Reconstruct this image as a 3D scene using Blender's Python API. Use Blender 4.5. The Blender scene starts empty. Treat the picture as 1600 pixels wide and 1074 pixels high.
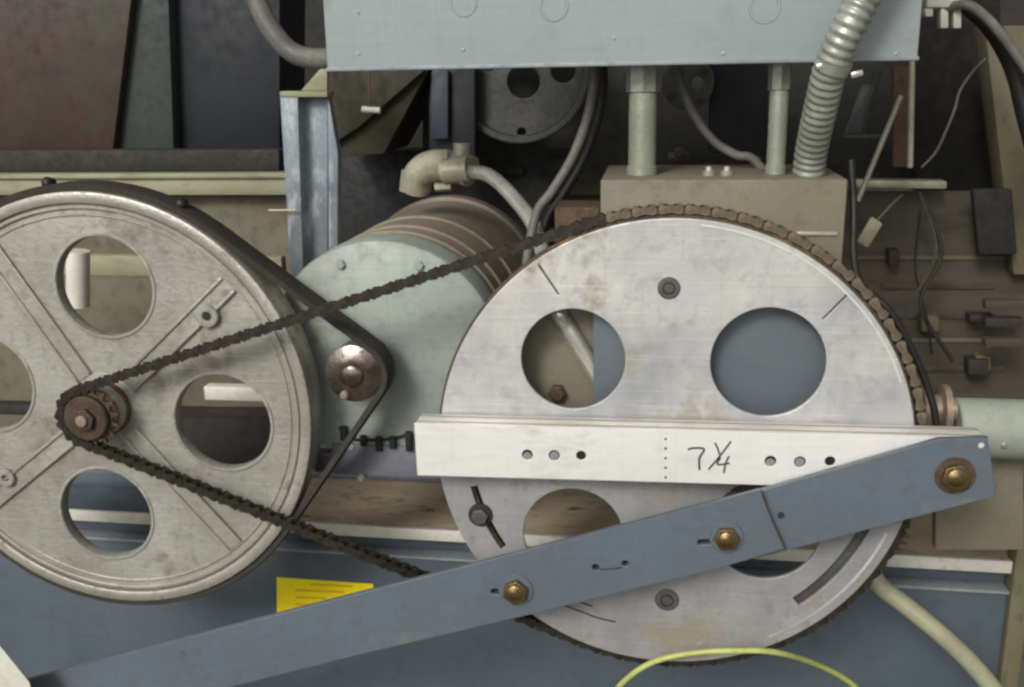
import bpy, bmesh, math, random
from mathutils import Vector, Matrix
random.seed(7)
S = bpy.context.scene
COL = S.collection

# ------------------------------------------------------------------ camera
F = 1550.0; D = 1.2; CZ = 1.45
A, B, G = math.radians(-15.294), math.radians(-8.351), math.radians(-1.2)
def rot3(a, b, g):
    Rz = Matrix(((math.cos(g), -math.sin(g), 0), (math.sin(g), math.cos(g), 0), (0, 0, 1)))
    Rx = Matrix(((1, 0, 0), (0, math.cos(a), -math.sin(a)), (0, math.sin(a), math.cos(a))))
    Ry = Matrix(((math.cos(b), 0, math.sin(b)), (0, 1, 0), (-math.sin(b), 0, math.cos(b))))
    return Rz @ Rx @ Ry
RM = rot3(A, B, G)
def c2w(v): return Vector((v[0], v[2], -v[1]))
CAM = Vector((0, -D, CZ))
cx_, cy_, cz_ = c2w(RM.col[0]), -c2w(RM.col[1]), -c2w(RM.col[2])
M = Matrix((( cx_.x, cy_.x, cz_.x, CAM.x), (cx_.y, cy_.y, cz_.y, CAM.y), (cx_.z, cy_.z, cz_.z, CAM.z), (0, 0, 0, 1)))
cd = bpy.data.cameras.new('camera'); co = bpy.data.objects.new('camera', cd); COL.objects.link(co)
co.matrix_world = M
cd.sensor_width = 36; cd.lens = F / 1600 * 36; cd.clip_start = 0.02; cd.clip_end = 500
S.camera = co

def W(px, py, Y):
    """point of the place at depth Y seen at photo position px, py"""
    r = c2w(RM @ Vector(((px - 800) / F, (py - 537) / F, 1)))
    t = (Y + D) / r.y
    return CAM + r * t
def R_at(px, py, rp, Y):
    return ((W(px + rp, py, Y) - W(px - rp, py, Y)).length + (W(px, py + rp, Y) - W(px, py - rp, Y)).length) / 4

# ------------------------------------------------------------------ sky, sun, exposure
w = bpy.data.worlds.new("World"); S.world = w; w.use_nodes = True
nt = w.node_tree; nt.nodes.clear()
sky = nt.nodes.new('ShaderNodeTexSky'); sky.sky_type = 'NISHITA'; sky.sun_disc = False
sky.sun_elevation = math.radians(33); sky.sun_rotation = math.radians(200)
sky.air_density = 1.0; sky.dust_density = 4.0
hs = nt.nodes.new('ShaderNodeHueSaturation'); hs.inputs['Saturation'].default_value = 0.0
bg = nt.nodes.new('ShaderNodeBackground'); bg.inputs['Strength'].default_value = 0.12
out = nt.nodes.new('ShaderNodeOutputWorld')
nt.links.new(sky.outputs[0], hs.inputs['Color']); nt.links.new(hs.outputs[0], bg.inputs[0]); nt.links.new(bg.outputs[0], out.inputs[0])
sl = bpy.data.lights.new('sun', 'SUN'); sl.energy = 1.9; sl.angle = math.radians(16); sl.color = (1, 0.965, 0.90)
so = bpy.data.objects.new('sun', sl); COL.objects.link(so)
# light comes from the camera side, high and from the left
az = math.radians(200); el = math.radians(33)
sd = Vector((math.sin(az) * math.cos(el), math.cos(az) * math.cos(el), math.sin(el)))
so.rotation_euler = sd.to_track_quat('Z', 'Y').to_euler(); so.location = (-2, -3, 5)
S.render.engine = 'CYCLES'
S.view_settings.view_transform = 'Standard'; S.view_settings.look = 'None'
S.view_settings.exposure = -0.14; S.view_settings.gamma = 1
S.cycles.filter_width = 2.6

# ------------------------------------------------------------------ materials
def lin(c):
    return tuple(((x / 255) / 12.92 if x / 255 <= 0.04045 else ((x / 255 + 0.055) / 1.055) ** 2.4) for x in c) + (1,)
MATS = {}
def mat(name, c1, c2=None, rough=0.6, metal=0.0, ns=14, grain=0.12, bump=0.15, bs=90, stain=None, sthr=0.58, ss=9, stretch=(1, 1, 1), stain2=None, s2thr=0.62, s2s=40, coat=0, scr=0, wear=None):
    m = bpy.data.materials.new(name); m.use_nodes = True
    n = m.node_tree; N = n.nodes; L = n.links
    p = N['Principled BSDF']
    tc = N.new('ShaderNodeTexCoord'); mp = N.new('ShaderNodeMapping'); mp.inputs['Scale'].default_value = stretch
    L.new(tc.outputs['Object'], mp.inputs[0])
    def noise(sc, det=5, off=0, ro=0.6):
        t = N.new('ShaderNodeTexNoise'); t.inputs['Scale'].default_value = sc; t.inputs['Detail'].default_value = det
        t.inputs['Roughness'].default_value = ro
        v = N.new('ShaderNodeVectorMath'); v.operation = 'ADD'; v.inputs[1].default_value = (off, off * 1.7, off * .3)
        L.new(mp.outputs[0], v.inputs[0]); L.new(v.outputs[0], t.inputs['Vector']); return t.outputs['Fac']
    def ramp(x, a, b):
        r = N.new('ShaderNodeMapRange'); r.inputs['From Min'].default_value = a; r.inputs['From Max'].default_value = b
        L.new(x, r.inputs['Value']); return r.outputs[0]
    def mix(f, a, b):
        x = N.new('ShaderNodeMix'); x.data_type = 'RGBA'
        L.new(f, x.inputs[0])
        for i, v in ((6, a), (7, b)):
            if isinstance(v, tuple): x.inputs[i].default_value = v
            else: L.new(v, x.inputs[i])
        return x.outputs[2]
    a = lin(c1); b = lin(c2 or tuple(int(x * .86) for x in c1))
    col = mix(ramp(noise(ns), .35, .65), a, b)
    g = noise(ns * 9, 6, 3.3)
    dark = tuple(x * (1 - grain * 3) for x in b[:3]) + (1,)
    col = mix(ramp(g, .52, .80), col, dark)
    sp = None
    if stain:
        sp = ramp(noise(ss, 7, 7.7, .68), sthr, sthr + .08); col = mix(sp, col, lin(stain))
    if stain2:
        s2 = ramp(noise(s2s, 8, 11.1, .7), s2thr, s2thr + .05); col = mix(s2, col, lin(stain2))
    if scr:
        for q_, (sc_, rz) in enumerate((((3, 3, 90), .5), ((70, 3, 3), .25), ((3, 3, 120), -.9))):
            m2 = N.new('ShaderNodeMapping'); m2.inputs['Scale'].default_value = sc_; m2.inputs['Rotation'].default_value = (0, rz, 0)
            L.new(tc.outputs['Object'], m2.inputs[0]); t2 = N.new('ShaderNodeTexNoise'); t2.inputs['Scale'].default_value = 2.2; t2.inputs['Detail'].default_value = 4
            L.new(m2.outputs[0], t2.inputs['Vector'])
            f_ = N.new('ShaderNodeMath'); f_.operation = 'MULTIPLY'; L.new(ramp(t2.outputs['Fac'], .55, .72), f_.inputs[0]); f_.inputs[1].default_value = scr
            col = mix(f_.outputs[0], col, tuple(min(1, x * (1.35 if q_ == 2 else .55)) for x in a[:3]) + (1,))
    if wear:
        bv = N.new('ShaderNodeBevel'); bv.samples = 4; bv.inputs['Radius'].default_value = .0022
        ge = N.new('ShaderNodeNewGeometry'); dt = N.new('ShaderNodeVectorMath'); dt.operation = 'DOT_PRODUCT'
        L.new(bv.outputs[0], dt.inputs[0]); L.new(ge.outputs['Normal'], dt.inputs[1])
        ad = N.new('ShaderNodeMath'); ad.operation = 'ADD'; L.new(dt.outputs['Value'], ad.inputs[0])
        ml = N.new('ShaderNodeMath'); ml.operation = 'MULTIPLY'; L.new(noise(26, 6, 4.4, .7), ml.inputs[0]); ml.inputs[1].default_value = -.5; L.new(ml.outputs[0], ad.inputs[1])
        col = mix(ramp(ad.outputs[0], .66, .58), col, lin(wear))
    L.new(col, p.inputs['Base Color'])
    rr = N.new('ShaderNodeMapRange'); rr.inputs['To Min'].default_value = max(.05, rough - .13); rr.inputs['To Max'].default_value = min(1, rough + .15)
    rr.inputs['From Min'].default_value = .3; rr.inputs['From Max'].default_value = .7
    L.new(g, rr.inputs['Value']); L.new(rr.outputs[0], p.inputs['Roughness'])
    if sp is not None and metal > 0:
        mr = N.new('ShaderNodeMapRange'); mr.inputs['To Min'].default_value = metal; mr.inputs['To Max'].default_value = 0
        L.new(sp, mr.inputs['Value']); L.new(mr.outputs[0], p.inputs['Metallic'])
    else: p.inputs['Metallic'].default_value = metal
    if coat: p.inputs['Coat Weight'].default_value = coat; p.inputs['Coat Roughness'].default_value = .25
    bm_ = N.new('ShaderNodeBump'); bm_.inputs['Strength'].default_value = bump; bm_.inputs['Distance'].default_value = .004
    L.new(noise(bs, 5, 1.9), bm_.inputs['Height']); L.new(bm_.outputs[0], p.inputs['Normal'])
    MATS[name] = m; return m

mat('disc_steel', (210, 208, 200), (160, 161, 164), .42, .25, 4, .07, .14, 120, (152, 146, 132), .58, 7, stain2=(118, 110, 94), s2thr=.67, s2s=30, scr=.22)  # stronger light on the upper plate is put into its paler first colour
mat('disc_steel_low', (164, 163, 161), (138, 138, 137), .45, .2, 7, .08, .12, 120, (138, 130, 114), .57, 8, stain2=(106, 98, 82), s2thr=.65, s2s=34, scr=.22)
mat('aluminium', (232, 231, 226), (214, 213, 206), .36, .15, 4, .04, .06, 150, (194, 191, 180), .62, 9, stretch=(.4, 1, 1), stain2=(150, 146, 134), s2thr=.72, s2s=40, scr=.12)
mat('arm_paint', (94, 104, 113), (88, 97, 105), .4, .0, 6, .07, .1, 110, (104, 106, 106), .6, 6, stain2=(62, 64, 62), s2thr=.74, s2s=24, coat=.15, scr=.14, wear=(58, 50, 42))
mat('panel_paint', (82, 92, 100), (70, 81, 89), .45, .0, 3, .07, .1, 90, (122, 116, 106), .68, 3.2, stain2=(78, 82, 82), s2thr=.68, s2s=20, coat=.15, scr=.2)
mat('pulley_cast', (170, 168, 158), (138, 135, 124), .5, .2, 5, .12, .4, 160, (120, 112, 96), .57, 10, stain2=(92, 84, 70), s2thr=.66, s2s=36, scr=.3)
mat('pulley_edge', (186, 182, 170), (158, 153, 140), .34, .45, 10, .08, .2, 160, (124, 114, 96), .6, 18, scr=.2)
mat('belt_rubber', (46, 42, 36), (50, 46, 38), .75, 0, 20, .15, .3, 200, (68, 60, 50), .66, 18)
mat('chain_dark', (48, 44, 38), (72, 67, 58), .34, .6, 60, .12, .03, 300, (78, 66, 52), .62, 80)
mat('chain_gap', (40, 34, 26), (58, 50, 40), .4, .5, 60, .12, .03, 300)
mat('chain_rust', (130, 117, 98), (98, 87, 70), .42, .35, 60, .12, .03, 300, (158, 146, 124), .58, 80)
mat('sprocket_steel', (96, 80, 62), (74, 60, 46), .6, .3, 25, .15, .3, 200, (120, 88, 62), .56, 20)
mat('hub_steel', (96, 80, 68), (70, 56, 46), .5, .5, 25, .15, .3, 200, (110, 80, 60), .56, 30)
mat('hub_worn', (178, 158, 142), (150, 130, 114), .42, .5, 25, .1, .2, 200, (120, 70, 52), .62, 20)
mat('box_paint', (156, 164, 164), (147, 156, 156), .45, 0, 3, .04, .05, 60, (140, 142, 138), .60, 5, coat=.15, stain2=(122, 124, 118), s2thr=.76, s2s=40, scr=.12, wear=(120, 116, 104))
mat('green_paint', (154, 163, 152), (140, 148, 140), .5, 0, 5, .08, .15, 90, (138, 136, 122), .58, 7, stain2=(96, 96, 84), s2thr=.67, s2s=24, scr=.2)
mat('motor_body', (150, 140, 122), (124, 118, 102), .5, .1, 6, .1, .25, 100, (142, 122, 112), .54, 7, scr=.15)
mat('motor_fin', (146, 138, 120), (120, 112, 96), .5, .1, 9, .1, .2, 100)
mat('copper', (150, 138, 128), (92, 78, 70), .22, .9, 22, .12, .15, 120, (70, 52, 44), .57, 24)
mat('brass', (140, 120, 80), (98, 80, 52), .34, .8, 30, .12, .2, 200, (66, 52, 36), .57, 60)
mat('rust_dark', (92, 72, 52), (66, 52, 38), .75, .1, 30, .15, .4, 200)
mat('rust_deck', (166, 150, 126), (138, 125, 102), .85, 0, 6, .15, .4, 120, (140, 104, 76), .58, 5, stretch=(.5, 1, 1), stain2=(78, 68, 50), s2thr=.60, s2s=16)
mat('white_edge', (222, 220, 208), (202, 198, 184), .5, .1, 9, .06, .1, 90, (170, 160, 140), .64, 14)
mat('grey_lip', (146, 152, 152), (126, 132, 136), .5, .1, 9, .06, .1, 90)
mat('galvanised', (140, 148, 152), (112, 122, 130), .5, .3, 30, .08, .1, 90, (160, 164, 166), .55, 22, stretch=(1, 1, .4))
mat('cover_paint', (120, 114, 96), (110, 104, 86), .65, 0, 6, .06, .2, 110, (130, 110, 88), .60, 8)
mat('blue_plate', (92, 104, 106), (92, 98, 106), .5, 0, 3, .04, .05, 60, scr=.1)
mat('pale_pipe', (166, 170, 150), (142, 146, 130), .28, .35, 9, .05, .08, 90, (124, 122, 102), .62, 16)
mat('conduit', (178, 180, 168), (140, 144, 132), .38, .45, 20, .08, .1, 90)
mat('conduit_shiny', (214, 212, 200), (176, 176, 164), .24, .55, 20, .06, .0, 90)
mat('fitting', (190, 186, 164), (160, 156, 134), .42, .3, 20, .12, .3, 60, (120, 112, 90), .58, 24)
mat('black_rubber', (22, 20, 18), (34, 31, 27), .5, 0, 20, .1, .1, 90)
mat('grey_cable', (118, 116, 108), (92, 90, 84), .5, 0, 20, .08, .1, 90)
mat('cream_hose', (156, 155, 128), (138, 136, 110), .5, 0, 12, .05, .05, 90)
mat('yellow_wire', (186, 194, 112), (160, 166, 84), .45, 0, 12, .05, .05, 90)
mat('sticker', (255, 236, 10), (252, 226, 4), .4, 0, 12, .02, .02, 90)
mat('sticker_ink', (236, 190, 14), (226, 176, 12), .5, 0, 12, .03, .02, 90)
mat('ink', (58, 56, 58), (40, 38, 40), .6, 0, 30, .05, .02, 90)
mat('near_black', (26, 24, 18), (36, 33, 26), .8, 0, 9, .15, .3, 60)  # near black tone for background pieces
mat('pitch', (17, 15, 10), (25, 22, 15), .85, 0, 6, .1, .2, 60)
mat('black_iron', (22, 23, 24), (32, 32, 30), .7, 0, 9, .15, .3, 60)  # darkened for the deep shade behind the motor
mat('dark_machine', (36, 36, 31), (48, 46, 39), .75, 0, 5, .1, .3, 50, (38, 36, 28), .55, 6)  # background shade under the box is put into this dark colour
mat('olive_dark', (58, 53, 32), (44, 40, 26), .7, 0, 5, .1, .2, 50)
mat('red_door', (76, 50, 42), (50, 43, 35), .6, 0, 3, .1, .1, 40, (62, 58, 44), .52, 2.6, stain2=(46, 38, 32), s2thr=.64, s2s=8, scr=.2)
mat('grey_green_dark', (54, 62, 57), (46, 52, 48), .65, 0, 6, .06, .1, 50)
mat('navy', (18, 22, 33), (20, 24, 28), .6, 0, 3, .05, .05, 50)
mat('slate_blue', (66, 70, 80), (50, 56, 66), .6, 0, 6, .05, .05, 50)
mat('cream_rail', (158, 156, 126), (132, 130, 104), .65, 0, 6, .08, .1, 50, (112, 104, 80), .6, 14, stretch=(.3, 1, 1))
mat('olive_wall', (106, 100, 82), (92, 86, 70), .8, 0, 3, .08, .2, 40, (92, 84, 66), .55, 2.6)
mat('khaki', (106, 100, 76), (84, 78, 56), .7, 0, 6, .08, .2, 60, (112, 100, 80), .58, 8, stretch=(1, 1, .5))
mat('vent_brown', (80, 74, 60), (62, 57, 47), .8, 0, 4, .1, .3, 60, (90, 78, 62), .56, 5, stretch=(.3, 1, 1), stain2=(48, 44, 36), s2thr=.62, s2s=10)
mat('flange_grey', (84, 83, 78), (66, 66, 62), .65, .1, 12, .1, .3, 60, (56, 55, 50), .58, 18)
mat('gunmetal', (104, 102, 102), (78, 76, 78), .45, .3, 30, .1, .2, 200)
mat('white_plastic', (224, 222, 206), (204, 202, 186), .45, 0, 12, .05, .05, 90)
mat('copper_rust', (104, 76, 58), (84, 64, 50), .7, .1, 20, .1, .2, 100)
mat('pale_green', (154, 160, 146), (138, 144, 132), .55, 0, 8, .06, .1, 80, (150, 146, 128), .58, 12, stain2=(110, 108, 92), s2thr=.68, s2s=26)
mat('wire_light', (180, 176, 160), (150, 146, 130), .4, .3, 20, .05, .05, 90)
mat('slot_dark', (52, 48, 42), (38, 36, 32), .85, 0, 20, .1, .1, 90)
mat('foot_blue', (98, 98, 116), (112, 114, 118), .6, 0, 20, .1, .2, 90, (120, 122, 108), .58, 26)
mat('concrete', (120, 116, 106), (100, 96, 88), .9, 0, 3, .1, .4, 40)

# ------------------------------------------------------------------ object helpers
ORG = {}
def tag(o, label=None, cat=None, group=None, kind=None):
    if label: o['label'] = label
    if cat: o['category'] = cat
    if group: o['group'] = group
    if kind: o['kind'] = kind
    return o
def thing(name, loc, label, cat, group=None):
    o = bpy.data.objects.new(name, None); COL.objects.link(o); o.location = loc; ORG[o.name] = Vector(loc)
    o.empty_display_size = .02
    return tag(o, label, cat, group)
def finish(name, me, m, parent=None, smooth=35, origin=None):
    """me holds place coordinates; move its origin to the middle and link it"""
    if origin is None:
        xs = [v.co for v in me.vertices]
        lo = Vector([min(v[i] for v in xs) for i in range(3)]); hi = Vector([max(v[i] for v in xs) for i in range(3)])
        origin = (lo + hi) / 2
    me.transform(Matrix.Translation(-origin))
    me.materials.clear(); me.materials.append(MATS[m])
    if smooth:
        for p in me.polygons: p.use_smooth = True
        me.set_sharp_from_angle(angle=math.radians(smooth))
    o = bpy.data.objects.new(name, me); COL.objects.link(o); ORG[o.name] = Vector(origin)
    if parent:
        o.parent = parent; o.location = origin - ORG[parent.name]
    else: o.location = origin
    return o
def circ(c, r, n=48, a0=0): return [(c[0] + r * math.cos(a0 + 2 * math.pi * i / n), c[1] + r * math.sin(a0 + 2 * math.pi * i / n)) for i in range(n)]
def plate_mesh(outl, holes, y0, y1, bev=.0008):
    """flat plate in the X-Z plane from y0 (near) to y1 (far), with real holes"""
    cu = bpy.data.curves.new('plate', 'CURVE'); cu.dimensions = '2D'; cu.fill_mode = 'BOTH'
    outs = outl if isinstance(outl[0][0], (tuple, list)) else [outl]
    for pts in outs + list(holes):
        sp = cu.splines.new('POLY'); sp.points.add(len(pts) - 1)
        for q, (x, z) in zip(sp.points, pts): q.co = (x, z, 0, 1)
        sp.use_cyclic_u = True
    t = (y1 - y0) / 2; bev = min(bev, t * .45)
    cu.extrude = t - bev; cu.bevel_depth = bev; cu.bevel_resolution = 1; cu.offset = -bev
    o = bpy.data.objects.new('tmp', cu); COL.objects.link(o)
    dg = bpy.context.evaluated_depsgraph_get(); dg.update()
    me = bpy.data.meshes.new_from_object(o.evaluated_get(dg))
    bpy.data.objects.remove(o); bpy.data.curves.remove(cu)
    ym = (y0 + y1) / 2
    me.transform(Matrix(((1, 0, 0, 0), (0, 0, -1, ym), (0, 1, 0, 0), (0, 0, 0, 1))))
    me.validate()
    return me
def plate(name, outl, holes, y0, y1, m, parent=None, bev=.0008, **k):
    return finish(name, plate_mesh(outl, holes, y0, y1, bev), m, parent, **k)
def px(pts, Y): 
    r = []
    for p in pts:
        q = W(p[0], p[1], Y); r.append((q.x, q.z))
    return r
def ss(bm, e):
    me = bpy.data.meshes.new('m'); bm.to_mesh(me); bm.free(); return me
def box_mesh(lo, hi, bev=.002, rotm=None):
    bm = bmesh.new(); bmesh.ops.create_cube(bm, size=1)
    c = (Vector(lo) + Vector(hi)) / 2; s = Vector(hi) - Vector(lo)
    for v in bm.verts: v.co = Vector((v.co.x * s.x, v.co.y * s.y, v.co.z * s.z))
    if bev: bmesh.ops.bevel(bm, geom=bm.edges[:], offset=min(bev, min(s) * .4), segments=2, affect='EDGES', profile=.5)
    for v in bm.verts: v.co = (rotm @ v.co if rotm else v.co) + c
    return ss(bm, 0)
def box(name, lo, hi, m, parent=None, bev=.002, rotm=None):
    return finish(name, box_mesh(lo, hi, bev, rotm), m, parent)
def hexa(name, P, m, parent=None, bev=.002):
    """eight corners: front 4 then back 4, same order"""
    bm = bmesh.new(); v = [bm.verts.new(p) for p in P]
    for f in ((0, 1, 2, 3), (7, 6, 5, 4), (0, 4, 5, 1), (1, 5, 6, 2), (2, 6, 7, 3), (3, 7, 4, 0)): bm.faces.new([v[i] for i in f])
    bmesh.ops.recalc_face_normals(bm, faces=bm.faces[:])
    if bev: bmesh.ops.bevel(bm, geom=bm.edges[:], offset=bev, segments=2, affect='EDGES', profile=.5)
    return finish(name, ss(bm, 0), m, parent)
def slab(name, quad, Y, th, m, parent=None, bev=.002):
    """a board facing the front at depth Y whose outline is seen at quad; it is th thick"""
    o = [W(a, b, Y) for a, b in quad]
    return hexa(name, o + [p + Vector((0, th, 0)) for p in o], m, parent, bev)
def smoothpts(P, n=8):
    P = [Vector(p) for p in P]; Q = [2 * P[0] - P[1]] + P + [2 * P[-1] - P[-2]]; r = []
    for i in range(1, len(Q) - 2):
        a, b, c, d = Q[i - 1:i + 3]
        for k in range(n):
            t = k / n
            r.append(.5 * (2 * b + (c - a) * t + (2 * a - 5 * b + 4 * c - d) * t * t + (3 * b - 3 * c + d - a) * t ** 3))
    r.append(P[-1]); return r
def tube_mesh(P, rad, seg=12, n=8, sm=True, rib=None, closed=False):
    P = smoothpts(P, n) if sm else [Vector(p) for p in P]
    if rib:   # resample evenly so that the ridges come out regular
        L = [0]
        for a, b in zip(P, P[1:]): L.append(L[-1] + (b - a).length)
        tot = L[-1]; k = max(2, int(tot / rib[0] * 4)); q = []; j = 0
        for i in range(k + 1):
            s = tot * i / k
            while j < len(L) - 2 and L[j + 1] < s: j += 1
            q.append(P[j].lerp(P[j + 1], (s - L[j]) / max(1e-9, L[j + 1] - L[j])))
        P = q
    bm = bmesh.new(); rings = []; up = None
    for i, p in enumerate(P):
        t = (P[min(i + 1, len(P) - 1)] - P[max(i - 1, 0)]).normalized()
        if up is None:
            up = Vector((0, 0, 1)) if abs(t.z) < .9 else Vector((1, 0, 0))
        u = (up - t * up.dot(t)).normalized(); up = u; v = t.cross(u)
        r = rad(i / (len(P) - 1)) if callable(rad) else rad
        if rib and i % 4 in (1, 2): r *= rib[1]
        rings.append([bm.verts.new(p + (u * math.cos(2 * math.pi * k / seg) + v * math.sin(2 * math.pi * k / seg)) * r) for k in range(seg)])
    for a, b in zip(rings, rings[1:]):
        for k in range(seg): bm.faces.new((a[k], a[(k + 1) % seg], b[(k + 1) % seg], b[k]))
    bm.faces.new(rings[0][::-1]); bm.faces.new(rings[-1])
    bmesh.ops.recalc_face_normals(bm, faces=bm.faces[:])
    return ss(bm, 0)
def tube(name, P, rad, m, parent=None, seg=12, n=8, sm=True, rib=None):
    return finish(name, tube_mesh(P, rad, seg, n, sm, rib), m, parent, smooth=50)
def ptube(name, pts, rp, m, parent=None, **k):
    """pts = (px, py, depth); rp = half width seen"""
    P = [W(*p) for p in pts]; r = R_at(pts[len(pts) // 2][0], pts[len(pts) // 2][1], rp, pts[len(pts) // 2][2])
    return tube(name, P, r, m, parent, **k)
def lathe_mesh(c, prof, seg=64, axis='Y'):
    """prof = closed or open list of (radius, along) round the axis through c"""
    bm = bmesh.new(); R = []
    for i in range(seg):
        a = 2 * math.pi * i / seg; ring = []
        for r, y in prof:
            if axis == 'Y': co_ = (c[0] + r * math.cos(a), c[1] + y, c[2] + r * math.sin(a))
            elif axis == 'X': co_ = (c[0] + y, c[1] + r * math.cos(a), c[2] + r * math.sin(a))
            else: co_ = (c[0] + r * math.cos(a), c[1] + r * math.sin(a), c[2] + y)
            ring.append(bm.verts.new(co_))
        R.append(ring)
    n = len(prof)
    for i in range(seg):
        a, b = R[i], R[(i + 1) % seg]
        for k in range(n - 1): bm.faces.new((a[k], a[k + 1], b[k + 1], b[k]))
    bmesh.ops.remove_doubles(bm, verts=bm.verts[:], dist=1e-6)
    bmesh.ops.recalc_face_normals(bm, faces=bm.faces[:])
    return ss(bm, 0)
def lathe(name, c, prof, m, parent=None, seg=64, axis='Y', smooth=35):
    return finish(name, lathe_mesh(c, prof, seg, axis), m, parent, smooth=smooth)
def disc_prof(r, y0, y1, b=.001): return [(0, y0), (r - b, y0), (r, y0 + b), (r, y1), (0, y1)]
def ring_prof(r0, r1, y0, y1, b=.001): return [(r0, y1), (r0, y0 + b), (r0 + b, y0), (r1 - b, y0), (r1, y0 + b), (r1, y1), (r0, y1)]
def hexhead(name, c, r, y0, y1, m, parent, a0=.2):
    o = plate(name, circ((c.x, c.z), r, 6, a0), [], y0, y1, m, parent, bev=min(.0016, r * .15)); return o

# ------------------------------------------------------------------ setting: ground
def sheet(name, x0, x1, y0, y1, z, m):
    bm = bmesh.new(); v = [bm.verts.new(p) for p in ((x0, y0, z), (x1, y0, z), (x1, y1, z), (x0, y1, z))]; bm.faces.new(v)
    return tag(finish(name, ss(bm, 0), m, smooth=0), kind='structure')
sheet('ground', -200, 200, -200, 200, 0, 'concrete')

# ------------------------------------------------------------------ base frame (deck) under the machine
E1 = W(100, 796, .30)
def solve_Y(qx, qy, z):
    lo, hi = -.3, 2
    for _ in range(60):
        m_ = (lo + hi) / 2
        if W(qx, qy, m_).z > z: lo = m_
        else: hi = m_
    return lo
Y2 = solve_Y(1590, 878, E1.z); E2 = W(1590, 878, Y2)
dv = (E2 - E1).normalized(); nv = Vector((-dv.y, dv.x, 0)); up = Vector((0, 0, 1))
if nv.y < 0: nv = -nv
print('deck', E1, E2, 'angle', math.degrees(math.atan2(dv.y, dv.x)))
def bar_along(name, s0, s1, n0, n1, z0, z1, m, parent, bev=.0015):
    """piece of the base frame: along the front edge s, back from it n, height z from the deck top"""
    P = []
    for n in (n0, n1):
        for s, z in ((s0, z0), (s1, z0), (s1, z1), (s0, z1)): P.append(E1 + dv * s + nv * n + up * z)
    return hexa(name, P, m, parent, bev)
SL = (E2 - E1).length
base = thing('base_frame', (E1.x + .5, E1.y + .3, 0), 'blue grey steel base frame with a white front edge running under the whole machine', 'base frame')
XR = SL - .008
bar_along('deck_plate', .33, XR, .004, .62, -.004, 0, 'rust_deck', base)
bar_along('deck_plate', -.7, .326, .004, .10, -.004, 0, 'panel_paint', base)
bar_along('front_edge', -.7, XR, -.004, .003, -.019, .001, 'white_edge', base, .001)
bar_along('channel_web', -.7, XR, .022, .028, -.048, -.0045, 'panel_paint', base, .001)
bar_along('lower_flange', -.7, XR, -.006, .027, -.054, -.049, 'grey_lip', base, .001)
bar_along('side_panel', -.7, XR, .002, .008, -.75, -.055, 'panel_paint', base, .001)
bar_along('end_post', XR + .001, XR + .028, -.012, .03, -.75, .13, 'khaki', base, .002)

# yellow warning sticker on the side panel
def on_panel(pxx, pyy, off=0):
    r = (W(pxx, pyy, 1) - CAM); q = E1 + nv * (.002 - off)
    t = (q - CAM).dot(nv) / r.dot(nv); return CAM + r * t
sq = [on_panel(433, 963), on_panel(584, 919), on_panel(583, 912.5), on_panel(433, 902)]
st = hexa('warning_sticker', [p - nv * .0012 for p in sq] + [p - nv * .0002 for p in sq], 'sticker', None, 0)
tag(st, 'bright yellow rectangular warning sticker on the blue grey side panel below the belt pulley', 'sticker')
ORG[st.name] = st.location.copy()
for (a, b, c_, d_) in ((486, 911, 552, 914), (462, 920, 538, 923), (462, 931, 510, 933), (462, 942, 484, 943)):
    qs = [on_panel(a, b + 3.2), on_panel(c_, d_ + 3.2), on_panel(c_, d_), on_panel(a, b)]
    hexa('print_line', [p - nv * .0017 for p in qs] + [p - nv * .00125 for p in qs], 'sticker_ink', st, 0)

# ------------------------------------------------------------------ large slotted disc, its sprocket and the chain
C2p = (1046, 706)
c2 = W(*C2p, 0); RD = .2985
dpos = Vector((c2.x, .0, c2.z))
def pw(a, b, Y=0): q = W(a, b, Y); return (q.x, q.z)
disc = thing('chain_wheel', dpos, 'large pale steel disc with four round holes carrying the chain round its rim', 'chain wheel')
def polar(r, deg): a = math.radians(deg); return (c2.x + r * math.cos(a), c2.z + r * math.sin(a))
zs = pw(1000, 668)[1]      # split between upper and lower half
def arc_half(r, upper):
    a = math.asin((zs + (.0004 if upper else -.0004) - c2.z) / r)
    a0, a1 = (a, math.pi - a) if upper else (math.pi - a, 2 * math.pi + a)
    n = 96
    return [(c2.x + r * math.cos(a0 + (a1 - a0) * i / n), c2.z + r * math.sin(a0 + (a1 - a0) * i / n)) for i in range(n + 1)]
rh = R_at(1200, 567, 86, 0)
def slit(p0, p1, wd):
    a, b = Vector(pw(*p0)), Vector(pw(*p1)); cc = Vector((c2.x, c2.z)); a = cc + (a - cc).normalized() * min((a - cc).length, RD - .006); d = (b - a).normalized(); n = Vector((-d.y, d.x)) * wd / 2
    return [tuple(a - n), tuple(b - n), tuple(b + n), tuple(a + n)]
H1, H2, H3, H4 = pw(895, 562), pw(1200, 567), pw(895, 836), pw(1196, 828)
up_holes = [circ(H1, rh * .965, 56), circ(H2, rh * 1.02, 56), slit((838, 409), (873, 461), .0020), slit((1326, 459), (1286, 499), .0020)]
plate('upper_disc_plate', arc_half(RD, True), up_holes, 0, .006, 'disc_steel', disc, bev=.0012)
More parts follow.
